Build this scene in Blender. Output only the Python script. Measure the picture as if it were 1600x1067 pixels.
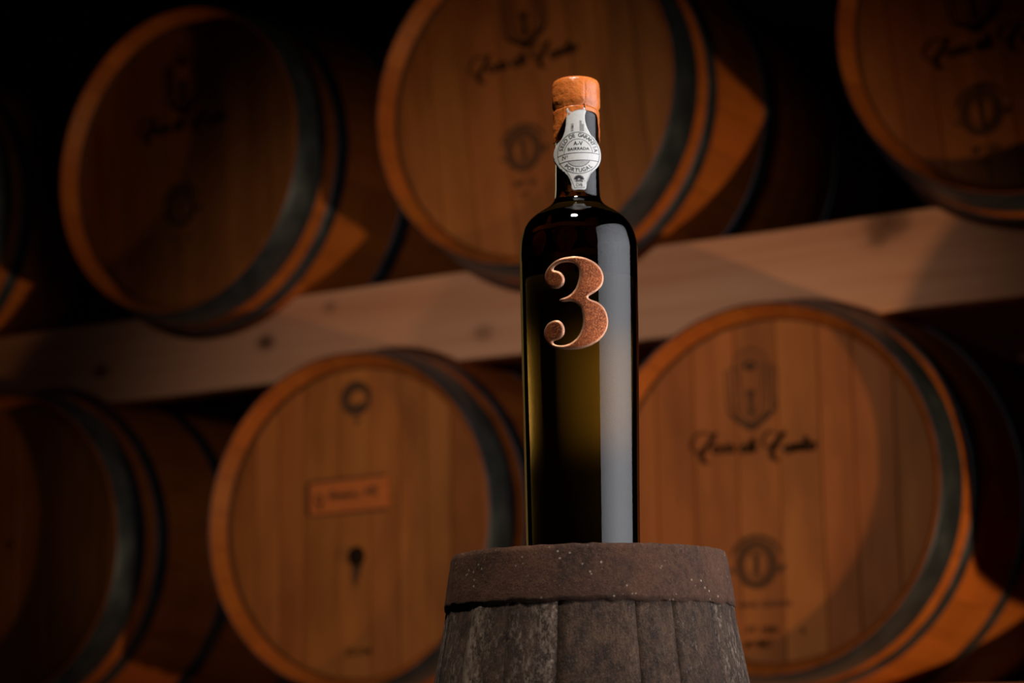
import bpy, bmesh, math, random
from mathutils import Vector, Matrix, noise
from mathutils.geometry import delaunay_2d_cdt
R = math.radians
PI = math.pi
S = bpy.context.scene
for o in list(bpy.data.objects): bpy.data.objects.remove(o)
COL = S.collection
GZ = 0.345                       # camera height above the cellar floor

# ------------------------------------------------------------------ camera
FPX = 3528.72
cd = bpy.data.cameras.new('camera'); cam = bpy.data.objects.new('camera', cd); COL.objects.link(cam)
S.camera = cam
cd.sensor_width = 36; cd.lens = FPX * 36 / 1600
FW = Vector((-0.49030911, 0.8525876, 0.18080754)); RT = Vector((0.86532305, 0.50096781, -0.01572477)); UP = Vector((0.1039855, -0.14874693, 0.98339278))
CAM = Vector((0, -3.3789, GZ))
BX, BYW = -.742, -1.994          # bottle axis
m = Matrix((RT, UP, -FW)).transposed().to_4x4(); m.translation = CAM
cam.matrix_world = m
cd.clip_start = .05
cd.dof.use_dof = True; cd.dof.focus_distance = 1.535; cd.dof.aperture_fstop = 7.5

# ------------------------------------------------------------------ world, lights, exposure
S.view_settings.view_transform = 'Standard'; S.view_settings.look = 'None'
S.view_settings.gamma = 1; S.view_settings.use_curve_mapping = False
S.view_settings.exposure = 0
W = bpy.data.worlds.new('cellar_dark'); S.world = W; W.use_nodes = True
W.node_tree.nodes['Background'].inputs[0].default_value = (.55, .45, .4, 1)
W.node_tree.nodes['Background'].inputs[1].default_value = 0.0005

def aim(o, tgt):
    o.rotation_euler = (Vector(tgt) - Vector(o.location)).to_track_quat('-Z', 'Y').to_euler()
def light(name, kind, loc, tgt, power, color, **kw):
    d = bpy.data.lights.new(name, kind); o = bpy.data.objects.new(name, d); COL.objects.link(o)
    o.location = loc; d.energy = power; d.color = color
    for k, v in kw.items(): setattr(d, k, v)
    aim(o, tgt); return o
# low spot on the floor at the right, grazing along the barrel wall
light('low_key_spot', 'SPOT', (.42, -.58, GZ - .26), (-1.34, .10, GZ + .30), 74, (1, .65, .30), spot_size=R(56), spot_blend=1, shadow_soft_size=.03)
# tall soft box at the right of the bottle
light('strip_soft_box', 'AREA', (BX + .55 * .965, BYW + .55 * .26, GZ + .40), (BX, BYW, GZ + .40), 3.4, (.93, .94, 1), shape='RECTANGLE', size=.92, size_y=.80, spread=R(108))
# high narrow spot on bottle and cask
light('overhead_spot', 'SPOT', (-.65, -2.36, GZ + 1.45), (BX, BYW - .02, GZ + .30), 50, (1, .91, .80), spot_size=R(24), spot_blend=.5, shadow_soft_size=.10)
# pencil spot added to light the hidden tube behind the bottle, for its glow
_g = Matrix.Rotation(R(28.2), 3, 'Z')
light('added_tube_spot', 'SPOT', tuple(Vector((BX, BYW, GZ + .275)) + _g @ Vector((.40, -.07, .03))), tuple(Vector((BX, BYW, GZ + .257)) + _g @ Vector((0, .062, 0))), 84, (1, .93, .80), spot_size=R(15.5), spot_blend=1, shadow_soft_size=.01)
# fill on the middle of the barrel wall, from the left of the camera
light('barrel_fill_spot', 'SPOT', (-1.45, -3.05, GZ + .75), (-1.92, 0, GZ + .49), 90, (1, .93, .80), spot_size=R(37), spot_blend=1, shadow_soft_size=.15)

# ------------------------------------------------------------------ helpers
def link(name, me, mat=None, parent=None, kind=None, smooth=False):
    o = bpy.data.objects.new(name, me); COL.objects.link(o)
    if mat is not None and not me.materials: me.materials.append(mat)
    if parent is not None: o.parent = parent
    if kind: o['kind'] = kind
    if smooth:
        for p in me.polygons: p.use_smooth = True
    return o
def mesh(name, vs, fs, smooth=False):
    me = bpy.data.meshes.new(name); me.from_pydata([tuple(v) for v in vs], [], fs); me.update()
    if smooth:
        for p in me.polygons: p.use_smooth = True
    return me
def bm_mesh(name, bm, smooth=False):
    me = bpy.data.meshes.new(name); bm.normal_update(); bm.to_mesh(me); bm.free()
    if smooth:
        for p in me.polygons: p.use_smooth = True
    return me
def empty(name, label, cat, loc=(0, 0, 0), rot=(0, 0, 0), group=None):
    o = bpy.data.objects.new(name, None); COL.objects.link(o); o.empty_display_size = .05
    o.location = loc; o.rotation_euler = rot; o['label'] = label; o['category'] = cat
    if group: o['group'] = group
    return o
def lathe(name, prof, n=96, caps=True, mirror=False):
    """prof: (r, z) list, bottom to top, z axis"""
    vs, fs = [], []
    for r, z in prof:
        for i in range(n):
            a = 2 * PI * i / n; vs.append((r * math.cos(a), r * math.sin(a), z))
    for j in range(len(prof) - 1):
        for i in range(n):
            k = (i + 1) % n; fs.append((j * n + i, j * n + k, (j + 1) * n + k, (j + 1) * n + i))
    if caps:
        fs.append(tuple(range(n))[::-1]); b = (len(prof) - 1) * n; fs.append(tuple(b + i for i in range(n)))
    return mesh(name, vs, fs, True)
def catmull(pts, sub=8, closed=False):
    n = len(pts); out = []
    rng = range(n if closed else n - 1)
    for i in rng:
        g = lambda k: pts[k % n] if closed else pts[max(0, min(n - 1, k))]
        p0, p1, p2, p3 = g(i - 1), g(i), g(i + 1), g(i + 2)
        for s in range(sub):
            t = s / sub
            out.append(tuple(.5 * (2 * b + (c - a) * t + (2 * a - 5 * b + 4 * c - d) * t * t + (3 * b - a - 3 * c + d) * t ** 3) for a, b, c, d in zip(p0, p1, p2, p3)))
    if not closed: out.append(tuple(pts[-1]))
    return out

# ------------------------------------------------------------------ node helpers
class NT:
    def __init__(s, name):
        s.m = bpy.data.materials.new(name); s.m.use_nodes = True; s.t = s.m.node_tree
        s.b = s.t.nodes['Principled BSDF']
    def n(s, typ, ins=None, **kw):
        x = s.t.nodes.new(typ)
        for k, v in kw.items(): setattr(x, k, v)
        for k, v in (ins or {}).items():
            if isinstance(v, bpy.types.NodeSocket): s.t.links.new(v, x.inputs[k])
            else: x.inputs[k].default_value = v
        return x
    def set(s, **kw):
        for k, v in kw.items():
            i = s.b.inputs[k.replace('_', ' ')]
            if isinstance(v, bpy.types.NodeSocket): s.t.links.new(v, i)
            else: i.default_value = v
    def coord(s, scale, kind='Object', loc=(0, 0, 0)):
        c = s.n('ShaderNodeTexCoord')
        return s.n('ShaderNodeMapping', {'Vector': c.outputs[kind], 'Scale': scale, 'Location': loc}).outputs[0]
    def noise(s, vec, scale=5, detail=4, rough=.55, dist=0):
        return s.n('ShaderNodeTexNoise', {'Vector': vec, 'Scale': scale, 'Detail': detail, 'Roughness': rough, 'Distortion': dist}).outputs['Fac']
    def ramp(s, fac, stops):
        x = s.n('ShaderNodeValToRGB', {'Fac': fac}); e = x.color_ramp.elements
        while len(e) > 1: e.remove(e[-1])
        for i, (p, c) in enumerate(stops):
            if not hasattr(c, '__len__'): c = (c, c, c)
            q = e[0] if i == 0 else e.new(p)
            q.position = p; q.color = (*c, 1)
        return x.outputs[0]
    def mix(s, fac, a, b, mode='MIX'):
        x = s.n('ShaderNodeMix', data_type='RGBA', blend_type=mode)
        for k, v in ((0, fac), (6, a), (7, b)):
            if isinstance(v, bpy.types.NodeSocket): s.t.links.new(v, x.inputs[k])
            else: x.inputs[k].default_value = v if k == 0 else (*v, 1)
        return x.outputs[2]
    def math(s, op, a, b=0, c=0):
        return s.n('ShaderNodeMath', {0: a, 1: b, 2: c}, operation=op).outputs[0]
    def bump(s, h, strength=.3, dist=.001):
        s.set(Normal=s.n('ShaderNodeBump', {'Height': h, 'Strength': strength, 'Distance': dist}).outputs[0])

def wood(name, light_c, dark_c, vary, along='z', rough=.6, gs=1.0, spec=.25, knots=None, smudge=.0):
    t = NT(name)
    sc = {'x': (1.2, 30, 30), 'y': (30, 1.2, 30), 'z': (30, 30, 1.2)}[along]
    oi = t.n('ShaderNodeObjectInfo').outputs['Random']
    off = t.n('ShaderNodeCombineXYZ', {0: t.math('MULTIPLY', oi, 13.), 1: t.math('MULTIPLY', oi, 7.), 2: t.math('MULTIPLY', oi, 5.)}).outputs[0]
    c = t.n('ShaderNodeTexCoord').outputs['Object']
    v = t.n('ShaderNodeVectorMath', {0: c, 1: off}, operation='ADD').outputs[0]
    v1 = t.n('ShaderNodeMapping', {'Vector': v, 'Scale': tuple(a * gs for a in sc)}).outputs[0]
    g = t.noise(v1, 1.4, 6, .62, .6)
    soft = t.noise(t.n('ShaderNodeMapping', {'Vector': v, 'Scale': tuple(a * gs * .22 for a in sc)}).outputs[0], 1.2, 3)
    f = t.math('ADD', t.math('MULTIPLY', g, .6), t.math('MULTIPLY', soft, .5))
    col = t.mix(t.ramp(f, [(.3, 0.), (.75, 1.)]), dark_c, light_c)
    hs = t.n('ShaderNodeHueSaturation', {'Color': col, 'Hue': t.math('ADD', .497, t.math('MULTIPLY', oi, .006)), 'Saturation': 1.0,
            'Value': t.math('ADD', 1 - vary, t.math('MULTIPLY', t.math('FRACT', t.math('MULTIPLY', oi, 37.)), 2 * vary))}).outputs[0]
    sm = t.noise(t.n('ShaderNodeMapping', {'Vector': v, 'Scale': (9, 9, 3.2) if along == 'z' else (4, 4, 4)}).outputs[0], 1.0, 3, .6)
    hs = t.mix(t.ramp(sm, [(.38, smudge), (.58, 0.)]), hs, (.15, .036, .007))
    if knots:
        for (kx, kz, kr, ks) in knots:
            d = t.n('ShaderNodeVectorMath', {0: t.n('ShaderNodeVectorMath', {0: c, 1: (kx, -.0, kz)}, operation='SUBTRACT').outputs[0], 1: (.7, 0, 1)}, operation='MULTIPLY').outputs[0]
            ln = t.n('ShaderNodeVectorMath', {0: d}, operation='LENGTH').outputs['Value']
            k = t.ramp(t.math('DIVIDE', ln, kr * 2), [(0., ks), (.35, ks * .7), (.6, ks * .12), (1., 0.)])
            hs = t.mix(k, hs, (.05, .018, .008))
    t.set(Base_Color=hs, Roughness=rough); t.b.inputs['Specular IOR Level'].default_value = spec
    t.bump(g, .25, .002)
    return t.m

M = {}
M['oak_head'] = wood('oak_head', (.58, .180, .040), (.38, .100, .020), .08, 'z', .55, .8, .22, smudge=.38)
M['oak_stave'] = wood('oak_stave', (.60, .165, .028), (.42, .105, .016), .07, 'y', .5, .8, .25, smudge=.25)
M['pine'] = wood('pine_beam', (.92, .46, .27), (.62, .22, .09), .04, 'x', .65, .55, .2,
    [(-.912, -.017, .014, .95), (-.499, -.001, .015, .95), (.785, .068, .030, .8), (-.348, .052, .011, .5), (-.006, -.035, .016, .5), (.765, .040, .014, .5)])
t = NT('galvanised_hoop'); v = t.coord((1, 1, 1)); g = t.noise(v, 22, 5, .6)
t.set(Base_Color=t.ramp(g, [(.3, (.060, .080, .112)), (.7, (.11, .14, .19))]), Metallic=.75, Roughness=t.ramp(g, [(.3, .34), (.7, .50)])); t.bump(g, .1, .001); M['hoop'] = t.m
t = NT('burned_mark'); t.set(Base_Color=(.022, .010, .005, 1), Roughness=.9); t.b.inputs['Specular IOR Level'].default_value = .1; M['burn'] = t.m
t = NT('light_burned_mark'); t.set(Base_Color=(.10, .036, .012, 1), Roughness=.9); M['burn2'] = t.m
t = NT('nail_steel'); t.set(Base_Color=(.05, .05, .055, 1), Metallic=.8, Roughness=.5); M['nail'] = t.m
t = NT('plaque_wood'); v = t.coord((4, 30, 30)); g = t.noise(v, 4, 4); t.set(Base_Color=t.ramp(g, [(.3, (.60, .13, .018)), (.7, (.76, .18, .028))]), Roughness=.6); M['plaque'] = t.m
t = NT('cellar_wall'); v = t.coord((1, 1, 1)); g = t.noise(v, 6, 6); t.set(Base_Color=t.ramp(g, [(.3, (.022, .018, .015)), (.7, (.045, .036, .03))]), Roughness=.95); t.bump(g, .6, .02); M['cellar'] = t.m
t = NT('cellar_floor'); v = t.coord((1, 1, 1)); g = t.noise(v, 9, 6); t.set(Base_Color=t.ramp(g, [(.3, (.03, .026, .022)), (.7, (.06, .05, .042))]), Roughness=.9); t.bump(g, .4, .01); M['floor'] = t.m

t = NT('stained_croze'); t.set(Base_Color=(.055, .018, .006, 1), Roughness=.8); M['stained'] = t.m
# ------------------------------------------------------------------ setting
def box_me(name, x0, x1, y0, y1, z0, z1, bev=0):
    bm = bmesh.new(); bmesh.ops.create_cube(bm, size=1)
    for v in bm.verts:
        v.co = Vector(((x0 + x1) / 2 + v.co.x * (x1 - x0), (y0 + y1) / 2 + v.co.y * (y1 - y0), (z0 + z1) / 2 + v.co.z * (z1 - z0)))
    if bev: bmesh.ops.bevel(bm, geom=bm.edges[:], offset=bev, segments=2, affect='EDGES')
    return bm_mesh(name, bm)
link('floor', box_me('floor', -6.5, 2.5, -4.5, 1.65, -.1, 0), M['floor'], kind='structure')
link('wall_back', box_me('wall_back', -6.5, 2.5, 1.65, 1.8, -.1, 3.4), M['cellar'], kind='structure')
link('wall_left', box_me('wall_left', -6.65, -6.5, -4.5, 1.8, -.1, 3.4), M['cellar'], kind='structure')
link('ceiling', box_me('ceiling', -6.65, 2.5, -4.5, 1.8, 3.4, 3.5), M['cellar'], kind='structure')

# ------------------------------------------------------------------ barrels (local: axis along +y, front rim at y=0)
BL = .95; RB = .354; RE = .3048; TH = .026; REC = .0412; RH = .2826
def brad(y): return RB - (RB - RE) * (abs(y - BL / 2) / (BL / 2)) ** 2
NST = 28
def stave_mesh():
    ys = [0, .030, .041, .08, .13, .2, .3, .4, .475, .55, .65, .75, .82, .87, .909, .94, .95]
    da = PI / NST; na = 3; g = .0006
    vs, fs = [], []
    for y in ys:
        r = brad(y) - (.0012 if y in (0, BL) else 0); e = min(y, BL - y); ri = (.3020 if e < .001 else .2850 if e < .035 else .2826) if e < .042 else r - TH
        for ro, s in ((r, 1), (ri, -1)):
            for k in range(na + 1):
                a = (-da + g / r + (2 * da - 2 * g / r) * k / na) * s
                rr = ro - .0008 * (1 if (k in (0, na) and s == 1) else 0)
                vs.append((rr * math.sin(a), y, rr * math.cos(a)))
    c = 2 * (na + 1)
    for j in range(len(ys) - 1):
        for k in range(c):
            k2 = (k + 1) % c
            fs.append((j * c + k, (j + 1) * c + k, (j + 1) * c + k2, j * c + k2))
    fs.append(tuple(range(c))); b = (len(ys) - 1) * c; fs.append(tuple(b + k for k in range(c))[::-1])
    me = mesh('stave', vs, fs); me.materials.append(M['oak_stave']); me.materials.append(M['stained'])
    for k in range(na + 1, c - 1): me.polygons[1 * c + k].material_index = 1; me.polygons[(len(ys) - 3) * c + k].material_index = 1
    return me
STAVE = stave_mesh()
def hoop_mesh(name, y0, y1, th=.0022, n=96):
    vs, fs = [], []
    sec = [(y0, 0), (y0, th * .8), (y0 + .0012, th), ((y0 + y1) / 2, th), (y1 - .0012, th), (y1, th * .8), (y1, 0), ((y0 + y1) / 2, 0)]
    for i in range(n):
        a = 2 * PI * i / n
        for y, o in sec:
            r = brad(y) + o + .0002; vs.append((r * math.sin(a), y, r * math.cos(a)))
    q = len(sec)
    for i in range(n):
        j = (i + 1) % n
        for k in range(q):
            l = (k + 1) % q; fs.append((i * q + k, i * q + l, j * q + l, j * q + k))
    return mesh(name, vs, fs, True)
HOOPS = [('head_hoop', .0008, .068), ('quarter_hoop', .099, .127), ('bilge_hoop', .290, .326), ('bilge_hoop', BL - .326, BL - .290), ('quarter_hoop', BL - .127, BL - .099), ('head_hoop', BL - .068, BL - .0008)]
HM = [(n, hoop_mesh(n, a, b)) for n, a, b in HOOPS]
def head_boards(seed):
    rnd = random.Random(seed); out = []; Ri = RH + .002
    x = -Ri
    while x < Ri - .004:
        w = rnd.uniform(.052, .078); x1 = min(Ri, x + w)
        if Ri - x1 < .03: x1 = Ri
        a, b = x + .0007, x1 - .0007; pts = []
        n = 8
        for k in range(n + 1):
            u = a + (b - a) * k / n; pts.append((u, math.sqrt(max(0, Ri * Ri - u * u))))
        for k in range(n, -1, -1):
            u = a + (b - a) * k / n; pts.append((u, -math.sqrt(max(0, Ri * Ri - u * u))))
        d = rnd.uniform(-.0006, .0006); q = len(pts); cx = (a + b) / 2
        vs = [(p[0] - cx, REC + d + .0012, p[1]) for p in pts] + [(cx + (p[0] - cx) * .975 - cx, REC + d, p[1] * .997) for p in pts] + [(p[0] - cx, REC + .018, p[1]) for p in pts]
        fs = [tuple(q + i for i in range(q))[::-1], tuple(2 * q + i for i in range(q))]
        for i in range(q):
            j = (i + 1) % q; fs.append((i, j, q + j, q + i)); fs.append((2 * q + i, 2 * q + j, j, i))
        me = mesh('head_board', vs, fs); bm = bmesh.new(); bm.from_mesh(me); bmesh.ops.remove_doubles(bm, verts=bm.verts, dist=1e-6); bmesh.ops.recalc_face_normals(bm, faces=bm.faces); bm.to_mesh(me); bm.free()
        out.append((cx, me)); x = x1
    return out
HB = [head_boards(3), head_boards(8), head_boards(15)]
nail_bm = bmesh.new(); bmesh.ops.create_icosphere(nail_bm, subdivisions=2, radius=.0045); bmesh.ops.scale(nail_bm, vec=(1, 1, .8), verts=nail_bm.verts)
NAIL = bm_mesh('hoop_nail', nail_bm, True)
RIVET = bm_mesh('rivet', (lambda b: (bmesh.ops.create_icosphere(b, subdivisions=2, radius=.005), bmesh.ops.scale(b, vec=(1, 1, .45), verts=b.verts), b)[2])(bmesh.new()), True)

# --- marks branded on the heads: flat ribbons, a fraction of a millimetre proud
def ribbons(strokes, to, y, name):
    """strokes: list of (points, widths) in drawing units, to(): unit -> (u, v) metres, lens-free flat drawing"""
    vs, fs = [], []
    for si, (pts, w) in enumerate(strokes):
        if isinstance(w, (int, float)): w = [w] * len(pts)
        P = catmull([(*p, ww) for p, ww in zip(pts, w)], 6)
        b = len(vs)
        for i, p in enumerate(P):
            q0, q1 = P[max(0, i - 1)], P[min(len(P) - 1, i + 1)]
            dx, dy = q1[0] - q0[0], q1[1] - q0[1]; L = math.hypot(dx, dy) or 1
            nx, ny = -dy / L * p[2] / 2, dx / L * p[2] / 2
            for s in (1, -1):
                u, v = to(p[0] + s * nx, p[1] + s * ny); vs.append((u, y - .0002 - .00002 * (si % 7), v))
        for i in range(len(P) - 1): fs.append((b + 2 * i, b + 2 * i + 1, b + 2 * i + 3, b + 2 * i + 2))
    return mesh(name, vs, fs)
def ell(cx, cy, rx, ry, a0=0, a1=360, n=14):
    return [(cx + rx * math.cos(R(a0 + (a1 - a0) * i / (n - 1))), cy - ry * math.sin(R(a0 + (a1 - a0) * i / (n - 1)))) for i in range(n)]
def lev(p, k=.135): return (p[0], p[1] + (p[0] - 600) * k)     # straighten the drawing
script = [
 ([(330, 722), (280, 708), (222, 728), (180, 790), (188, 842), (228, 858), (268, 820)], [10, 12, 14, 14, 12, 10, 8]),
 ([(362, 700), (330, 760), (285, 825), (252, 880), (272, 925), (308, 928)], [22, 32, 30, 32, 26, 10]),
 ([(385, 795), (350, 806), (336, 838), (356, 856), (384, 832), (392, 800), (384, 846), (402, 850)], [12, 18, 18, 14, 14, 20, 20, 8]),
 ([(402, 850), (428, 792), (438, 815), (440, 842), (416, 850)], [8, 14, 20, 18, 10]),
 ([(482, 785), (452, 792), (440, 826), (458, 846), (484, 820), (490, 788), (484, 836), (506, 832)], [12, 18, 18, 14, 14, 20, 20, 8]),
 ([(592, 782), (560, 790), (546, 822), (562, 842), (590, 815), (642, 728), (604, 800), (602, 834), (622, 826)], [12, 20, 20, 16, 14, 20, 26, 20, 8]),
 ([(622, 826), (640, 800), (652, 776), (632, 772), (622, 806), (636, 826), (668, 806)], [8, 10, 12, 12, 18, 16, 6]),
 ([(800, 690), (760, 676), (722, 705), (700, 755), (712, 790), (745, 790), (775, 755)], [10, 12, 14, 14, 12, 10, 8]),
 ([(862, 672), (826, 720), (786, 780), (762, 832), (776, 876), (810, 888)], [22, 34, 32, 32, 26, 10]),
 ([(905, 772), (872, 778), (856, 808), (872, 828), (898, 804), (908, 772), (900, 816), (920, 814)], [12, 18, 18, 14, 14, 20, 20, 8]),
 ([(920, 814), (932, 762), (928, 812), (944, 772), (962, 762), (958, 800), (976, 804)], [8, 20, 16, 12, 20, 20, 8]),
 ([(976, 804), (1012, 702), (994, 770), (994, 800), (1014, 792)], [8, 22, 24, 20, 8]),
 ([(982, 742), (1036, 730)], 12),
 ([(1052, 748), (1026, 764), (1022, 790), (1044, 798), (1066, 772), (1058, 748), (1042, 752), (1090, 738)], [14, 20, 20, 18, 20, 18, 10, 6])]
script = [([lev(p) for p in a], w) for a, w in script]
emblem = [
 ([(415, 225), (418, 360), (430, 500), (470, 560), (530, 606), (600, 644), (670, 606), (735, 555), (780, 495), (792, 360), (795, 225)], [9, 9, 12, 26, 20, 34, 20, 30, 14, 9, 9]),
 ([(447, 235), (450, 360), (462, 505)], 9), ([(482, 250), (486, 400), (500, 530), (550, 590), (600, 612), (655, 590), (706, 530), (722, 400), (724, 250)], [9, 9, 10, 14, 18, 14, 10, 9, 9]),
 ([(757, 235), (757, 360), (750, 500)], 9),
 ([(482, 250), (488, 150), (540, 98), (603, 82), (668, 98), (716, 150), (724, 250)], 8),
 ([(520, 270), (530, 190), (600, 130), (676, 190), (690, 270), (682, 420), (655, 530), (600, 575), (548, 530), (528, 420), (520, 270)], 7),
 ([(556, 208), (575, 206), (600, 205), (628, 206), (648, 204)], [8, 46, 56, 46, 8]),
 ([(568, 392), (634, 392)], 26), ([(600, 392), (600, 470), (600, 552)], [36, 26, 36]),
 ([(415, 225), (482, 205)], 8), ([(795, 225), (724, 205)], 8)]
MU, MV = .000251, .000228
med = [(ell(0, 0, 32, 34, 0, 360, 20), 11), (ell(0, 0, 22, 24, 0, 360, 16), 3), ([(0, 16), (0, -16)], 9), ([(-8, 16), (8, 16)], 4), ([(-7, -15), (3, -17)], 5),
       (ell(0, 0, 47, 46, 200, 340, 14), [3, 5, 8, 5, 8, 5, 8, 5, 8, 5, 8, 5, 5, 3]), ([(-48, -4), (-40, -12)], 6), ([(40, -14), (50, -2)], 8)]
def text_me(body, size, to, name, bold=.012, align='CENTER'):
    c = bpy.data.curves.new('t', 'FONT'); c.body = body; c.size = size; c.align_x = align; c.align_y = 'CENTER'; c.resolution_u = 3; c.offset = size * bold
    o = bpy.data.objects.new('t', c); COL.objects.link(o); dg = bpy.context.evaluated_depsgraph_get(); dg.update()
    me = bpy.data.meshes.new_from_object(o.evaluated_get(dg)); bpy.data.objects.remove(o); bpy.data.curves.remove(c)
    vs = [to(v.co.x, v.co.y) for v in me.vertices]; fs = [tuple(p.vertices) for p in me.polygons]; bpy.data.meshes.remove(me)
    return vs, fs
def text_mark(parent, lines, name, mat, y):
    for body, size, u, v, sx in lines:
        vs, fs = text_me(body, size, lambda x, z: (u + x * sx, y - .0003, v + z), name)
        link(name, mesh(name, vs, fs), mat, parent)
YM = REC - .0008
def barrel(x, z, label, seed, yaw=0, roll=0, marks='full', y=0, spin=0):
    root = empty('wine_barrel', label, 'barrel', (x, y, GZ + z), (0, 0, R(yaw)), 'oak barrels stacked on the rack')
    rnd = random.Random(seed)
    for i in range(NST):
        s = link('stave', STAVE, M['oak_stave'], root); s.rotation_euler = (0, 2 * PI * i / NST + spin, 0)
    for cx, me in HB[seed % 3]:
        b = link('head_board', me, M['oak_head'], root)
        b.rotation_euler = (0, -R(roll), 0); b.location = (cx * math.cos(R(roll)), 0, cx * math.sin(R(roll)))
    bk = lathe('rear_head', [(RH + .001, BL - .06), (RH + .001, BL - .0412)], 48); bk.transform(Matrix.Rotation(-PI / 2, 4, 'X'))
    link('rear_head', bk, M['oak_head'], root)
    for n, me in HM: link(n, me, M['hoop'], root)
    for i, (nm, y0, y1) in enumerate(HOOPS[:3]):
        a = rnd.uniform(.2, 1.2) + i * .5
        for dy in (.3, .7):
            yy = y0 + (y1 - y0) * dy; r = brad(yy) + .002
            v = link('rivet', RIVET, M['nail'], root); v.location = (r * math.sin(a), yy, r * math.cos(a)); v.rotation_euler = (0, a, 0)
    for a in ([-.32, -.18, -.07] if seed in (1, 2) else [-.25]):
        yy = HOOPS[1][1] - .003; r = brad(yy) + .003
        v = link('hoop_nail', NAIL, M['nail'], root); v.location = (r * math.sin(a), yy, r * math.cos(a)); v.rotation_euler = (0, a, 0)
    cr, sr = math.cos(R(roll)), math.sin(R(roll))
    def place(u, v, s=1):
        return lambda a, b: (u + s * (a * cr - b * sr), v + s * (a * sr + b * cr))
    if marks in ('full', 'close'):
        tc, ec, mc, s = ((-.029, .073), (-.029, .171), (-.030, -.122), 1) if seed == 2 else ((-.014, .080), (-.012, .172), (-.016, -.088), 1)
        if marks == 'close': tc, ec, mc, s = (-.058, -.040), (-.083, .050), (-.077, -.153), .98
        f = place(*tc, s); link('branded_lettering', ribbons([(a, [q * 1.22 for q in w] if hasattr(w, '__len__') else w * 1.22) for a, w in script], lambda a, b: f((a - 630) * MU, (800 - b) * MV), YM, 'branded_lettering'), M['burn'], root)
        f2 = place(*ec, s); link('branded_emblem', ribbons([(a, [q * 1.25 for q in w] if hasattr(w, '__len__') else w * 1.25) for a, w in emblem], lambda a, b: f2((a - 603) * MU * .98, (365 - b) * MV * 1.04), YM, 'branded_emblem'), M['burn2'] if seed in (2, 3) else M['burn'], root)
        f3 = place(*mc, s); link('branded_medallion', ribbons(med, lambda a, b: f3(a * .001, b * .001), YM, 'branded_medallion'), M['burn2'], root)
        dv = -.066 if seed == 2 else -.055
        L = [('TOASTED OAK'[:0] + 'I I I I I I', .012, mc[0] + .012, mc[1] + dv, 1.3)]
        if seed == 2:
            L = [('FINE GRAIN', .014, mc[0] + .012, mc[1] - .066, 1.3)]
            text_mark(root, [('FT 1081', .019, -.022, -.230, .95), ('#HM7', .021, -.031, -.252, .95), ('8', .013, .047, -.233, 1)], 'stamped_number', M['burn'], YM)
        else:
            L = [('MT 20', .018, mc[0] + .003, mc[1] - .062, 1), ('225', .014, mc[0], mc[1] - .083, 1)]
        text_mark(root, L, 'stamped_text', M['burn2'], YM)
    elif marks == 'plaque':
        f = lambda a, b: (.003 + a * .001, .224 + b * .001)
        link('branded_medallion', ribbons([(ell(0, 2, 26, 25, 0, 360, 18), [11, 10, 9, 10, 12, 13, 14, 16, 17, 19, 21, 21, 21, 19, 16, 14, 12, 11]), ([(-14, -8), (0, -14), (16, -8)], 12), ([(-3, -34), (3, -42)], 9)], f, YM, 'branded_medallion'), M['burn2'], root)
        pl = link('plaque', box_me('plaque', -.086, .086, -.0025, .0, -.029, .029, .0008), M['plaque'], root); pl.location = (-.016, REC - .0006, .049); pl.rotation_euler = (0, R(-1.0), 0)
        fr = []
        for (a, b, c, d) in ((-88, 30, 82, 32), (-88, -31, 84, -30), (-90, 30, -89, -31)): fr.append(([(a, b), ((a + c) / 2, (b + d) / 2), (c, d)], 6 if a != -90 else 12))
        link('plaque_border', ribbons(fr, lambda a, b: (-.016 + a * .001, .049 + b * .001), YM + .0004, 'plaque_border'), M['burn2'], root)
        sw = [([(-60, -14), (-72, -4), (-66, 6), (-56, -2), (-64, -16), (-58, -20)], [3, 4, 5, 4, 6, 3]),
              ([(-34, 14), (-40, 2), (-34, -2), (-28, 6), (-26, -4), (-18, 4), (-14, -4), (-8, 4), (-4, -4), (2, 4), (6, -3), (14, 4), (18, -3), (26, 0)], 4.5),
              ([(36, -2), (42, 8), (46, -2)], 5), ([(52, 14), (54, 4), (52, -4)], 6), ([(60, 14), (62, 2), (60, -6)], 4)]
        link('lettering', ribbons(sw, lambda a, b: (a * .001, b * .001), -.0025, 'lettering'), M['burn2'], pl)
        bm = bmesh.new(); bmesh.ops.create_cone(bm, cap_ends=True, segments=20, radius1=.019, radius2=.015, depth=.008); bmesh.ops.rotate(bm, matrix=Matrix.Rotation(PI / 2, 3, 'X'), verts=bm.verts)
        bg = link('bung', bm_mesh('bung', bm, True), M['burn'], root); bg.location = (0, REC - .003, -.063)
        link('leak_stain', ribbons([([(2, -66), (1, -82), (-2, -102), (-3, -118)], [30, 22, 13, 5]), ([(-10, -58), (0, -54), (10, -62)], [6, 12, 6])], lambda a, b: (a * .001, b * .001), YM, 'leak_stain'), M['burn2'], root)
        text_mark(root, [('20104', .020, .003, -.236, 1.15)], 'stamped_number', M['burn'], YM)
    elif marks == 'dim':
        link('branded_medallion', ribbons([(ell(0, 0, 20, 19, 0, 360, 16), 12), ([(-20, -18), (0, -24), (20, -18)], 8)], lambda a, b: (-.07 + a * .001, .205 + b * .001), YM, 'branded_medallion'), M['burn'], root)
        link('branded_dot', ribbons([([(-8, 0), (0, 0), (8, 0)], [4, 14, 4])], lambda a, b: (-.005 + a * .001, .008 + b * .001), YM, 'branded_dot'), M['burn'], root)
    return root
barrel(-2.3005, .4260, 'oak barrel with an orange rectangular plaque and a dark bung on its head', 1, marks='plaque')
barrel(-1.4795, .4260, 'brightly lit oak barrel behind the cask, emblem and script lettering, row of stamped digits below', 2, spin=.05)
barrel(-3.1317, .4260, 'almost black barrel in the lower left corner under the beam', 3, marks='dim', spin=.03)
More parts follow.
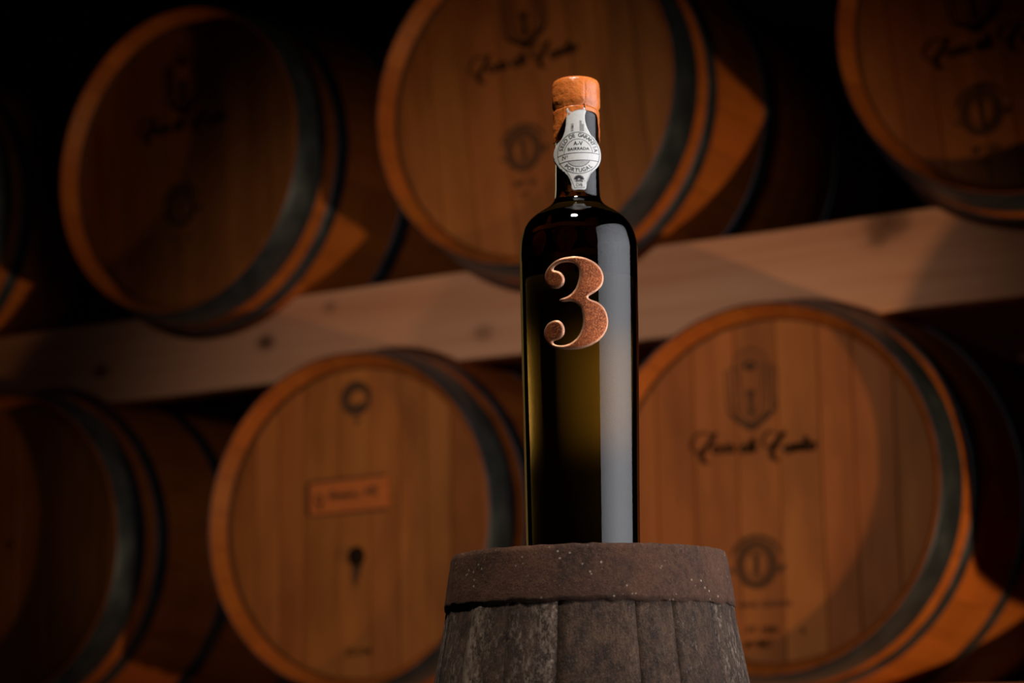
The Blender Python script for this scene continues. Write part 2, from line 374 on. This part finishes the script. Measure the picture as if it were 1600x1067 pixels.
barrel(-2.6985, 1.1596, 'dimly lit upper barrel with dark head, whole rim showing above the beam', 4, yaw=-3, roll=3, spin=.1)
barrel(-1.9197, 1.1596, 'large upper barrel directly behind the neck of the bottle', 5, roll=6, spin=.02)
barrel(-1.0105, 1.1596, 'upper barrel cut by the top right corner of the frame', 6, roll=6, marks='close', spin=.07)
barrel(-3.500, 1.1596, 'barrel cut by the left edge, only its hoops and side showing above the beam', 7, marks='none')
barrel(-.6700, .4260, 'unmarked lower barrel at the right end of the bottom row', 8, marks='none')

# ------------------------------------------------------------------ rack beams (front one notched around the barrels)
UX = [-3.5, -2.6985, -1.9197, -1.0105]; LX = [-3.1317, -2.3005, -1.4795, -.67]; LZ = .4260; UZ = 1.1596
def beam(name, y0, y1, zt, zb, x0, x1, ups, lows, zu, zl, clear=.004):
    r = brad(y0) + clear + .003 if y0 < .5 else brad(y1) + clear + .003
    n = 700; vs, fs = [], []; xc = (x0 + x1) / 2; zc = (zt + zb) / 2
    for i in range(n + 1):
        x = x0 + (x1 - x0) * i / n; t_, b_ = zt, zb
        for u in ups:
            d = abs(x - u)
            if d < r: t_ = min(t_, zu - math.sqrt(r * r - d * d))
        for u in lows:
            d = abs(x - u)
            if d < r: b_ = max(b_, zl + math.sqrt(r * r - d * d))
        wv = .0012 * math.sin(x * 5.1) + .0008 * math.sin(x * 13.7)
        e = .003
        sec = [(y0 + e, t_ + wv), (y0, t_ - e + wv), (y0, b_ + e + wv), (y0 + e, b_ + wv), (y1, b_ + wv), (y1, t_ + wv)]
        for (yy, zz) in sec: vs.append((x - xc, yy - y0, GZ + zz - GZ - zc))
    q = 6
    for i in range(n):
        for k in range(q):
            l = (k + 1) % q; fs.append((i * q + k, i * q + l, (i + 1) * q + l, (i + 1) * q + k))
    fs.append(tuple(range(q))[::-1]); fs.append(tuple(n * q + k for k in range(q)))
    return mesh(name, vs, fs), (xc, y0, GZ + zc)
ZT, ZB = .8860, .7197
def add_beam(name, label, **kw):
    me, loc = beam(name, **kw); o = link(name, me, M['pine']); o.location = loc; o['label'] = label; o['category'] = 'beam'; return o
BY = .134
add_beam('rack_beam', 'long pale pine beam notched between the two rows of barrels', y0=BY, y1=BY + .05, zt=ZT, zb=ZB, x0=-4.6, x1=.45, ups=UX, lows=LX, zu=UZ, zl=LZ)
add_beam('rack_beam', 'rear pine beam in the dark under the back ends of the upper barrels', y0=.765, y1=.815, zt=ZT, zb=ZB, x0=-4.6, x1=.45, ups=UX, lows=LX, zu=UZ, zl=LZ)
LT = LZ - .325
add_beam('rack_beam', 'low front beam near the floor carrying the bottom barrels', y0=BY + .05, y1=BY + .10, zt=LT, zb=LT - .16, x0=-4.6, x1=.45, ups=LX, lows=[], zu=LZ, zl=0)
add_beam('rack_beam', 'low rear beam near the floor carrying the bottom barrels', y0=.715, y1=.765, zt=LT, zb=LT - .16, x0=-4.6, x1=.45, ups=LX, lows=[], zu=LZ, zl=0)
first = True
for x, w_ in ((-4.3, 'leftmost'), (-2.6, 'second from the left'), (-1.0, 'third from the left'), (.3, 'rightmost')):
    o = link('support_block', box_me('support_block', -.06, .06, -.38, .38, 0, GZ + LT - .16, .004), M['pine']); o.location = (x, .47, 0)
    o['label'] = 'wooden block under the lowest rack beams, ' + w_ + ' of the four'; o['category'] = 'block'; o['group'] = 'blocks under the barrel rack'

# ------------------------------------------------------------------ old small cask
CK = Vector((BX + .0031, BYW + .0018, 0))
CH = .48; CT = GZ + .1355
def crad(t):                    # t = distance below the cask top
    t = min(t, CH - t)
    r = .122 - .56 * (.24 - t) ** 2
    return r + (.0022 if t < .0365 else .0022 * max(0, 1 - (t - .0365) / .02)) * (1 - t / .06)
t = NT('weathered_stave')
oi = t.n('ShaderNodeObjectInfo').outputs['Random']
c = t.n('ShaderNodeTexCoord').outputs['Object']
vl = t.n('ShaderNodeMapping', {'Vector': c, 'Scale': (1, 1, .55)}).outputs[0]
vf = t.n('ShaderNodeMapping', {'Vector': c, 'Scale': (1, 1, .6)}).outputs[0]
base = t.ramp(t.noise(vl, 120, 8, .75), [(.38, (.034, .015, .008)), (.5, (.088, .044, .024)), (.62, (.17, .088, .048))])
big = t.noise(vf, 16, 3, .5)
fl = t.noise(vl, 330, 9, .82)
at = t.n('ShaderNodeAttribute', attribute_type='OBJECT', attribute_name='flake').outputs['Fac']
thr = t.math('ADD', t.math('ADD', t.math('MULTIPLY', t.math('SUBTRACT', big, .5), 1.1), t.math('MULTIPLY', t.math('SUBTRACT', fl, .5), 1.9)), t.math('MULTIPLY', t.math('SUBTRACT', at, .60), .42))
flake = t.ramp(thr, [(.03, 0.), (.08, .4), (.22, .95)])
white = t.ramp(t.noise(vl, 300, 4), [(.3, (.30, .19, .13)), (.7, (.62, .45, .33))])
grit = t.noise(c, 700, 6, .8)
base = t.mix(t.ramp(grit, [(.54, 0.), (.64, .8)]), base, (.26, .15, .09))
base = t.mix(t.ramp(grit, [(.36, .85), (.45, 0.)]), base, (.018, .009, .006))
colr = t.mix(flake, base, white)
t.set(Base_Color=colr, Roughness=.85)
hb = t.math('ADD', t.noise(vl, 170, 10, .75), t.math('MULTIPLY', flake, .35))
t.bump(hb, 1.0, .0035); M['old_stave'] = t.m
t = NT('rusted_iron'); v = t.coord((1, 1, 1)); a = t.noise(v, 28, 8, .65); b = t.noise(v, 260, 6, .7)
colr = t.mix(t.ramp(a, [(.35, 0.), (.65, 1.)]), (.050, .020, .010), (.150, .056, .025))
colr = t.mix(t.ramp(b, [(.45, 0.), (.75, .6)]), colr, (.22, .10, .05))
colr = t.mix(t.ramp(b, [(.28, .75), (.42, 0.)]), colr, (.030, .018, .014))
sp = t.n('ShaderNodeTexVoronoi', {'Vector': v, 'Scale': 210., 'Randomness': 1.}).outputs['Distance']
g2 = t.noise(v, 620, 6, .8)
colr = t.mix(t.ramp(g2, [(.56, 0.), (.66, .7)]), colr, (.26, .125, .07))
colr = t.mix(t.ramp(g2, [(.34, .8), (.44, 0.)]), colr, (.022, .010, .007))
spk = t.math('MULTIPLY', t.ramp(sp, [(.10, 1.), (.20, 0.)]), t.ramp(t.noise(v, 60, 2), [(.52, 0.), (.57, 1.)]))
colr = t.mix(spk, colr, (.55, .42, .30))
t.set(Base_Color=colr, Metallic=.15, Roughness=.8)
t.bump(t.math('ADD', t.noise(v, 420, 8, .78), t.math('MULTIPLY', a, .8)), .85, .0018); M['rust'] = t.m

cask = empty('old_cask', 'small weathered wooden cask with a rusty iron hoop under the bottle', 'cask', (CK.x, CK.y, 0), (0, 0, R(28.2)))
# stave edges seen from the front, degrees from the camera side, measured to the right
edges = [-166, -148, -129, -110, -92, -72, -52.5, -32, -12, 17, 32.4, 53.4, 74, 92, 111, 130, 148, 170, 194]
flk = {5: .2, 6: .85, 7: 1.0, 8: .0, 9: .25, 10: .25, 11: .95, 12: .9, 4: .5, 13: .6}
rnd = random.Random(4)
for i in range(len(edges) - 1):
    a0, a1 = R(edges[i]) + .0014, R(edges[i + 1]) - .0014
    na = 7; nz = 40; vs, fs = [], []
    po = rnd.uniform(-.0004, .0004)
    for j in range(nz + 1):
        tt = CH * j / nz; r = crad(tt) + po
        for k in range(na + 1):
            aa = a0 + (a1 - a0) * k / na
            edge = -.0003 if k in (0, na) else 0
            rr = r + edge + .0009 * noise.noise(Vector((math.sin(aa) * 9, math.cos(aa) * 9, tt * 22 + i)))
            vs.append((rr * math.sin(aa), -rr * math.cos(aa), CT - tt))
        for k in range(na, -1, -1):
            aa = a0 + (a1 - a0) * k / na; vs.append(((r - .012) * math.sin(aa), -(r - .012) * math.cos(aa), CT - tt))
    q = 2 * (na + 1)
    for j in range(nz):
        for k in range(q):
            l = (k + 1) % q; fs.append((j * q + k, (j + 1) * q + k, (j + 1) * q + l, j * q + l))
    fs.append(tuple(range(q))); fs.append(tuple(nz * q + k for k in range(q))[::-1])
    me = mesh('stave', vs, fs); bm = bmesh.new(); bm.from_mesh(me); bmesh.ops.recalc_face_normals(bm, faces=bm.faces); bm.to_mesh(me); bm.free()
    for p in me.polygons: p.use_smooth = len(p.vertices) == 4
    s = link('stave', me, M['old_stave'], cask); s['flake'] = flk.get(i, .4)
def old_hoop(name, t0, t1, r0, r1, th, seed):
    n = 260; vs, fs = [], []; rows = 10
    for i in range(n):
        a = 2 * PI * i / n; ca, sa = math.sin(a), -math.cos(a)
        jt = .0006 * noise.noise(Vector((ca * 14, sa * 14, seed))) ; jb = .0018 * noise.noise(Vector((ca * 9, sa * 9, seed + 5))) + .0008 * noise.noise(Vector((ca * 45, sa * 45, seed)))
        for j in range(rows + 1):
            f = j / rows; tt = t0 + jt + (t1 + jb - t0 - jt) * f; r = r0 + (r1 - r0) * f
            r += .0005 * noise.noise(Vector((ca * 22, sa * 22, tt * 180 + seed)))
            if j in (0, rows): r -= .0006
            vs.append((r * ca, r * sa, CT - tt))
        for j in range(rows, -1, -1):
            f = j / rows; tt = t0 + jt + (t1 + jb - t0 - jt) * f; r = r0 + (r1 - r0) * f - th
            vs.append((r * ca, r * sa, CT - tt))
    q = 2 * (rows + 1)
    for i in range(n):
        j = (i + 1) % n
        for k in range(q):
            l = (k + 1) % q; fs.append((i * q + k, i * q + l, j * q + l, j * q + k))
    me = mesh(name, vs, fs, True); bm = bmesh.new(); bm.from_mesh(me); bmesh.ops.recalc_face_normals(bm, faces=bm.faces); bm.to_mesh(me); bm.free()
    return link(name, me, M['rust'], cask)
old_hoop('iron_hoop', -.0012, .0365, .0952, .1010, .0018, 1)
old_hoop('iron_hoop', .135, .16, crad(.135) + .0025, crad(.16) + .0025, .0018, 2)
old_hoop('iron_hoop', CH - .16, CH - .135, crad(.16) + .0025, crad(.135) + .0025, .0018, 3)
old_hoop('iron_hoop', CH - .0365, CH, .1010, .0952, .0018, 4)
for i in range(5):
    x0 = -.082 + i * .0328; x1 = x0 + .0322; pts = []
    rr = .0815
    for k in range(9): u = x0 + (x1 - x0) * k / 8; u = max(-rr, min(rr, u)); pts.append((u, math.sqrt(max(0, rr * rr - u * u))))
    for k in range(8, -1, -1): u = x0 + (x1 - x0) * k / 8; u = max(-rr, min(rr, u)); pts.append((u, -math.sqrt(max(0, rr * rr - u * u))))
    q = len(pts); vs = [(a, b, CT - .002) for a, b in pts] + [(a, b, CT - .014) for a, b in pts]
    fs = [tuple(range(q))[::-1], tuple(q + k for k in range(q))] + [(k, (k + 1) % q, q + (k + 1) % q, q + k) for k in range(q)]
    me = mesh('head_board', vs, fs); bm = bmesh.new(); bm.from_mesh(me); bmesh.ops.remove_doubles(bm, verts=bm.verts, dist=1e-6); bmesh.ops.recalc_face_normals(bm, faces=bm.faces); bm.to_mesh(me); bm.free()
    h = link('head_board', me, M['old_stave'], cask); h['flake'] = .1

# ------------------------------------------------------------------ the bottle (local z = 0 at its base, -y faces the camera)
BZ = .1335
bottle = empty('wine_bottle', 'dark glass bottle with copper 3, orange wax capsule and white seal label', 'bottle', (BX, BYW, GZ + BZ), (0, 0, 0))
bottle.rotation_euler = (Matrix.Rotation(R(.30), 3, Vector((-.49, .87, 0))) @ Matrix.Rotation(R(28.2), 3, 'Z')).to_euler()
prof = [(.003, .0010), (.034, .0008), (.0375, .0), (.0390, .0010), (.0395, .004), (.0396, .012), (.0403, .07), (.0412, .133), (.0418, .19), (.04195, .214), (.0419, .2215),
        (.0413, .2265), (.0402, .2315), (.0383, .2362), (.0355, .2405), (.0318, .2442), (.0275, .2474), (.0230, .2503), (.0193, .2532), (.0172, .2560), (.0162, .2595), (.0158, .2650), (.0157, .2750), (.0158, .325), (.0160, .326), (.0160, .340), (.0150, .342), (.003, .342)]
P2 = []
for p in catmull(prof[3:22], 5): P2.append(p)
P2 = prof[:3] + P2 + prof[22:]
t = NT('dark_green_glass'); t.set(Base_Color=(.97, .97, .95, 1), Roughness=.015, IOR=1.47); t.b.inputs['Transmission Weight'].default_value = 1
t.b.inputs['Specular IOR Level'].default_value = .5
va = t.n('ShaderNodeVolumeAbsorption', {'Color': (.55, .47, .24, 1), 'Density': 100.})
t.t.links.new(va.outputs[0], t.t.nodes['Material Output'].inputs['Volume']); M['glass'] = t.m
link('glass_body', lathe('glass_body', P2, 160), M['glass'], bottle)

# slim gold reflector tube on the cask head, added out of sight for the bottle's glow
ca = Matrix.Rotation(R(28.2), 3, 'Z') @ Vector((.0, .062, 0))
tube = link('reflector_tube', lathe('reflector_tube', [(.0115, .0), (.0125, .001), (.0125, .209), (.0115, .210)], 48), None)
t = NT('gold_paper'); t.set(Base_Color=(.46, .39, .20, 1), Roughness=.6); tube.data.materials.append(t.m)
tube.location = (BX + ca.x, BYW + ca.y, GZ + BZ); tube['label'] = 'slim gold reflector tube added out of sight behind the bottle to make its dark glass glow'; tube['category'] = 'reflector'

FD = 1.568
AXT = {y: z for y, z in ((100, .4919), (120, .4825), (137, .4743), (162, .4623), (170, .4585), (222, .4337), (300, .3968), (312, .3911), (347, .3746), (387, .3559), (405, .3475), (580, .2666), (850, .1447))}
ks = sorted(AXT)
def zax(y):
    for a, b in zip(ks, ks[1:]):
        if y <= b: break
    return AXT[a] + (AXT[b] - AXT[a]) * (y - a) / (b - a)
def onbottle(x, y, Rr, xc, mpp, off=0, rc=None):
    """drawing position -> (angle round the bottle, height) on a wall of radius Rr"""
    a = (x - xc) * mpp * (1 - Rr / FD); ph = math.asin(max(-.999, min(.999, a / Rr)))
    z = zax(y) * (1 - Rr * math.cos(ph) / FD) - BZ
    r = Rr + off
    return (r * math.sin(ph), -r * math.cos(ph), z)

# --- raised copper 3
c3 = [(370, 386), (430, 384), (490, 400), (540, 432), (570, 475), (579, 520), (566, 565), (530, 600), (500, 617), (486, 630), (502, 644), (545, 662), (580, 698), (598, 745), (601, 790), (586, 840), (550, 885), (500, 916), (440, 935), (370, 941), (310, 935), (265, 920), (235, 892), (222, 855), (226, 818), (245, 785), (275, 767), (305, 764), (330, 780), (343, 810), (341, 845), (325, 868), (300, 880), (277, 889), (282, 903), (308, 913), (345, 911), (383, 897), (417, 868), (441, 828), (453, 780), (450, 730), (437, 688), (412, 662), (380, 652), (345, 655), (322, 651), (317, 643), (330, 634), (360, 624), (390, 603), (415, 570), (432, 520), (436, 480), (425, 445), (400, 424), (365, 418), (325, 423), (295, 440), (284, 456), (290, 466), (316, 472), (338, 490), (349, 520), (342, 550), (320, 570), (290, 576), (258, 566), (238, 540), (231, 505), (245, 460), (280, 420), (320, 397)]
cont = catmull(c3, 3, True)
def seg_d(p, C):
    best = 1e9
    for i in range(len(C)):
        a, b = C[i], C[(i + 1) % len(C)]; dx, dy = b[0] - a[0], b[1] - a[1]; L = dx * dx + dy * dy or 1e-9
        k = max(0, min(1, ((p[0] - a[0]) * dx + (p[1] - a[1]) * dy) / L)); d = math.hypot(p[0] - a[0] - k * dx, p[1] - a[1] - k * dy)
        if d < best: best = d
    return best
def inside(p, C):
    r = False; j = len(C) - 1
    for i in range(len(C)):
        if (C[i][1] > p[1]) != (C[j][1] > p[1]) and p[0] < (C[j][0] - C[i][0]) * (p[1] - C[i][1]) / (C[j][1] - C[i][1]) + C[i][0]: r = not r
        j = i
    return r
def filled(cont, step, inset=None):
    """triangulate an outline with inner points; returns verts2d, faces, distance to the outline"""
    xs = [p[0] for p in cont]; ys = [p[1] for p in cont]
    pts = [Vector(p[:2]) for p in cont]; n = len(pts)
    y = min(ys) + step / 2; r = 0
    while y < max(ys):
        x = min(xs) + (step / 2 if r % 2 else 0)
        while x < max(xs):
            if inside((x, y), cont) and seg_d((x, y), cont) > step * .45: pts.append(Vector((x, y)))
            x += step
        y += step * .87; r += 1
    co, ed, fc, *_ = delaunay_2d_cdt(pts, [(i, (i + 1) % n) for i in range(n)], [], 1, 1e-5)
    return [tuple(p) for p in co], [tuple(f) for f in fc], n
def raised(name, cont, step, mapper, height, bw, mat, parent, base=-.0002):
    co, fc, n = filled(cont, step)
    ds = [seg_d(p, cont) for p in co]
    hs = [height * min(1, math.sin(min(1, d / bw) * PI / 2)) if d > .01 else height * .35 for d in ds]
    vs = [mapper(p, h) for p, h in zip(co, hs)]
    # skirt down to the glass
    k = len(vs); idx = [min(range(len(co)), key=lambda i: (co[i][0] - c[0]) ** 2 + (co[i][1] - c[1]) ** 2) for c in cont]
    vs += [mapper(c, base) for c in cont]; m_ = len(cont)
    fs = list(fc) + [(idx[i], idx[(i + 1) % m_], k + (i + 1) % m_, k + i) for i in range(m_)]
    me = mesh(name, vs, fs, True)
    bm = bmesh.new(); bm.from_mesh(me); bmesh.ops.recalc_face_normals(bm, faces=bm.faces); bm.to_mesh(me); bm.free()
    at = me.attributes.new('rim', 'FLOAT', 'POINT')
    for i in range(len(vs)): at.data[i].value = ds[i] if i < k else 0
    return link(name, me, mat, parent)
t = NT('worn_copper'); v = t.coord((1, 1, 1)); a = t.noise(v, 90, 6, .65); b = t.noise(v, 900, 8, .8)
rim = t.n('ShaderNodeAttribute', attribute_name='rim').outputs['Fac']
colr = t.mix(t.ramp(a, [(.35, 0.), (.62, 1.)]), (.15, .032, .012), (.37, .085, .024))
colr = t.mix(t.ramp(b, [(.50, 0.), (.60, .75)]), colr, (.85, .28, .09))
colr = t.mix(t.ramp(b, [(.38, .85), (.47, 0.)]), colr, (.07, .026, .018))
edge = t.ramp(t.math('DIVIDE', rim, 14.), [(0., 1.), (.55, .7), (1., 0.)])
colr = t.mix(edge, colr, (.95, .50, .30))
t.set(Base_Color=colr, Metallic=.65, Roughness=t.mix(edge, (.48, .48, .48), (.28, .28, .28)))
t.bump(b, .5, .0006); M['copper'] = t.m
def map3(p, h):
    return onbottle(790 + p[0] / 3.8125, 300 + p[1] / 3.8125, .0415, 903.6, .000455, h)
def map3z(p, h):
    x, y = 790 + p[0] / 3.8125, 300 + p[1] / 3.8125
    z = zax(y) * (1 - .0415 / FD) - BZ
    return onbottle(x, y, .0412 + .0007 * min(1, max(0, (z - .133) / .07)) + .00005, 903.6, .000455, h)
raised('copper_numeral', cont, 7, map3z, .0016, 13, M['copper'], bottle)

# --- wax capsule with a torn front
capw = [(-180, 222), (-120, 224), (-90, 226), (-72, 224), (-66, 219), (-58, 212), (-48, 203), (-37, 193), (-28, 184.5), (-23.7, 182), (-22, 171), (-20.3, 180), (-14, 177), (-6, 173.5), (4, 171.5), (14, 171), (19.3, 171.3), (21, 154), (22.7, 172.5), (37, 174), (52, 177), (62, 180), (68, 186), (74, 205), (82, 222), (110, 225), (180, 222)]
def cap_bot(a):
    for (a0, y0), (a1, y1) in zip(capw, capw[1:]):
        if a <= a1: break
    y = y0 + (y1 - y0) * (a - a0) / (a1 - a0)
    return zax(y) * (1 - .0166 * math.cos(R(a)) / FD) - BZ
na = 216; cp = [(.0168, 0.), (.0167, .25), (.0167, .5), (.0168, .72), (.0167, .80), (.01655, .86), (.0168, .92), (.0170, 1.)]
ztop = .3455
vs, fs = [], []; NR = 30
upper = [(.0172, .3255), (.0173, .330), (.0173, .3355), (.0172, .3395), (.0168, .3425), (.0160, .3442), (.0145, .3452), (.010, .3458), (.004, .3459)]
for i in range(na):
    d = -180 + 360 * i / na; a = R(d); zb = cap_bot(d); zg = .3235 + .0006 * math.sin(a * 3 + 1)
    for j in range(NR + 1):
        f = j / NR; z = zb + (zg - zb) * f
        r = .0167
        r -= .0008 * math.exp(-((z - zg) / .0011) ** 2)
        r += .0005 * noise.noise(Vector((math.sin(a) * 3.2, math.cos(a) * 3.2, z * 190)))
        r -= .0004 * math.exp(-((d + 4) / 9) ** 2 - ((z - .3225) / .002) ** 2)
        for ad in (-31, 22): r += .00035 * math.exp(-((d - ad) / 2.2) ** 2)
        vs.append((r * math.sin(a), -r * math.cos(a), z))
    for r, z in upper:
        r += .00018 * noise.noise(Vector((math.sin(a) * 1.7, math.cos(a) * 1.7, z * 120))) - (.00025 * math.exp(-((d - 22) / 2) ** 2) if r > .014 else 0)
        vs.append((r * math.sin(a), -r * math.cos(a), z))
q = NR + 1 + len(upper)
for i in range(na):
    k = (i + 1) % na
    for j in range(q - 1): fs.append((i * q + j, k * q + j, k * q + j + 1, i * q + j + 1))
fs.append(tuple(i * q + q - 1 for i in range(na)))
me = mesh('wax_capsule', vs, fs, True)
t = NT('orange_wax'); v = t.coord((1, 1, 1)); a = t.noise(v, 130, 5, .6); b = t.noise(v, 900, 3, .5)
t.set(Base_Color=t.mix(t.ramp(a, [(.3, 0.), (.7, 1.)]), (.70, .15, .022), (.92, .26, .05)), Roughness=.36, Subsurface_Weight=.0)
t.b.inputs['Coat Weight'].default_value = .25; t.b.inputs['Coat Roughness'].default_value = .2
t.bump(t.math('ADD', t.noise(v, 150, 3), t.math('MULTIPLY', b, .10)), .6, .002); M['wax'] = t.m
cap = link('wax_capsule', me, M['wax'], bottle)
sd = cap.modifiers.new('thick', 'SOLIDIFY'); sd.thickness = .0005; sd.offset = -1

# --- white seal label, curved round the neck
lab = [(462, 330), (461, 390), (462, 430), (475, 478), (502, 525), (537, 562), (566, 610), (578, 660), (575, 710), (555, 762), (522, 802), (496, 832), (479, 870), (466, 910), (455, 950), (406, 952), (357, 953), (350, 912), (335, 870), (309, 830), (270, 790), (235, 745), (217, 690), (221, 640), (244, 596), (279, 560), (304, 512), (315, 460), (319, 415), (325, 370), (332, 330)]
lc = []
for i, p in enumerate(catmull(lab, 4, True)): lc.append(p)
LR = .0196
def maplab(x, y, off):
    """x, y in frame drawing units"""
    a = (x - 901.6) * .0004605 * .989; ph = math.asin(max(-.99, min(.99, a / LR)))
    z = zax(y) * (1 - .0165 / FD) - BZ
    yy = -(.01645 + off) + LR * (1 - math.cos(ph)) - (.0006 if 0 else 0)
    # follow the capsule shoulder at the top
    yy -= .0000
    return (a, yy, z)
t = NT('seal_paper'); v = t.coord((1, 1, 1)); g = t.noise(v, 500, 4); t.set(Base_Color=t.ramp(g, [(.3, (.76, .735, .69)), (.7, (.84, .82, .78))]), Roughness=.6); t.bump(g, .12, .0003); M['paper'] = t.m
t = NT('seal_ink'); t.set(Base_Color=(.025, .025, .028, 1), Roughness=.6); M['ink'] = t.m
co, fc, n = filled(lc, 9)
vs = [maplab(820 + p[0] / 4.85, 100 + p[1] / 4.85, 0) for p in co]
me = mesh('seal_label', vs, fc, True); bm = bmesh.new(); bm.from_mesh(me); bmesh.ops.recalc_face_normals(bm, faces=bm.faces)
bm.faces.ensure_lookup_table()
if sum(f.normal.y for f in bm.faces) > 0: bmesh.ops.reverse_faces(bm, faces=bm.faces)
bm.to_mesh(me); bm.free()
seal = link('seal_label', me, M['paper'], bottle); sd = seal.modifiers.new('thick', 'SOLIDIFY'); sd.thickness = .00025; sd.offset = -1
vsI, fsI = [], []
def L2F(x, y): return 860 + x / 9.7, 200 + y / 9.7
def ink(vs2, fs2, k=0):
    b = len(vsI)
    for x, y in vs2: vsI.append(maplab(*L2F(x, y), .00012))
    for f in fs2: fsI.append(tuple(b + i for i in f))
def line(pts, w, sub=4):
    P = catmull(pts, sub) if len(pts) > 2 else [tuple(pts[0][k] + (pts[1][k] - pts[0][k]) * i / 6 for k in (0, 1)) for i in range(7)]
    a = []
    for i, p in enumerate(P):
        q0, q1 = P[max(0, i - 1)], P[min(len(P) - 1, i + 1)]; dx, dy = q1[0] - q0[0], q1[1] - q0[1]; L = math.hypot(dx, dy) or 1
        for s in (1, -1): a.append((p[0] - s * dy / L * w / 2, p[1] + s * dx / L * w / 2))
    ink(a, [(2 * i, 2 * i + 1, 2 * i + 3, 2 * i + 2) for i in range(len(P) - 1)])
def word(body, size, cx, cy, rot=0, sx=1):
    c_, s_ = math.cos(rot), math.sin(rot)
    vs_, fs_ = text_me(body, size, lambda x, y: (cx + (x * sx * c_ + -y * -s_ * -1) , cy + (x * sx * s_ - y * c_)), 'w')
    ink(vs_, fs_)
def arc_word(body, size, cx, cy, r, a0, a1, under=False):
    n = len(body)
    for i, ch in enumerate(body):
        if ch == ' ': continue
        a = a0 + (a1 - a0) * i / (n - 1)
        x, y = cx + r * math.sin(R(a)), cy - r * math.cos(R(a))
        rot = R(a) if not under else R(a + 180)
        c_, s_ = math.cos(rot), math.sin(rot)
        vs_, fs_ = text_me(ch, size, lambda u, v: (x + u * c_ + v * s_, y + u * s_ - v * c_), 'w')
        ink(vs_, fs_)
CX, CY = 428, 376
line([(CX + 318 * math.sin(R(a)), CY - 314 * math.cos(R(a))) for a in range(0, 361, 12)], 7)
line([(CX + 215 * math.sin(R(a)), CY - 210 * math.cos(R(a))) for a in range(-94, 88, 9)], 6)
line([(CX - 4 + 205 * math.sin(R(a)), CY + 3 - 208 * math.cos(R(a))) for a in range(122, 239, 9)], 7)
line([(108, 410), (250, 384), (430, 374), (600, 368), (746, 364)], 8); line([(130, 521), (260, 498), (430, 488), (600, 482), (735, 480)], 8)
for i in range(22):
    x = 262 + i * 15.2; h = math.sqrt(max(0, 205 ** 2 - (x - CX + 4) ** 2)); y1 = CY + 3 + h; y0 = 490 + abs(x - 500) * .03
    if y1 > y0 + 8: line([(x, y0), (x, y1)], 3.5)
arc_word('SELO DE GARANTIA', 82, CX, CY, 266, -76, 77)
arc_word('PORTUGAL', 80, CX - 2, CY, 268, 224, 137, True)
word('A-V', 86, 424, 236, R(-1), 1.0)
word('BAIRRADA', 62, 428, 316, R(-2), 1.12)
word('N', 78, 207, 440, R(-4)); word('o', 44, 256, 415, R(-4)); line([(172, 470), (196, 466)], 5); line([(246, 442), (268, 440)], 4)
for k, dx in enumerate((0, 9, 18)): line([(337 + dx, 0 - 40), (325 + dx, 50)], 3)
for k in range(8): line([(455 + k * 8.5, -115 if k < 4 else -60), (455 + k * 8.5, 50)], 3.2)
for k in range(5): line([(325 + k * 9, -70), (318 + k * 9, 50)], 2.6)
line([(225, 620), (300, 740), (362, 905)], 6); line([(362, 908), (450, 905), (520, 900)], 6); line([(640, 625), (575, 730), (540, 850)], 3.5)
line([(228, 20), (190, 120), (120, 220)], 3.5); line([(590, 30), (640, 120), (720, 215)], 3.5)
for k in range(9):                       # crown of leaves
    a = R(-78 + k * 19.5); line([(430 + 22 * math.sin(a), 785 - 20 * math.cos(a)), (430 + 80 * math.sin(a), 785 - 72 * math.cos(a))], 15)
    line([(430 + 45 * math.sin(a + .1), 785 - 42 * math.cos(a + .1)), (430 + 66 * math.sin(a + .13), 785 - 62 * math.cos(a + .13))], 10)
line([(375, 806), (430, 792), (490, 806)], 13); line([(385, 822), (430, 812), (480, 820)], 7)
line([(352, 803), (362, 803)], 8); line([(508, 800), (518, 800)], 8)
word('CVB', 62, 431, 866, 0, .85)
link('seal_print', mesh('seal_print', vsI, fsI), M['ink'], seal)
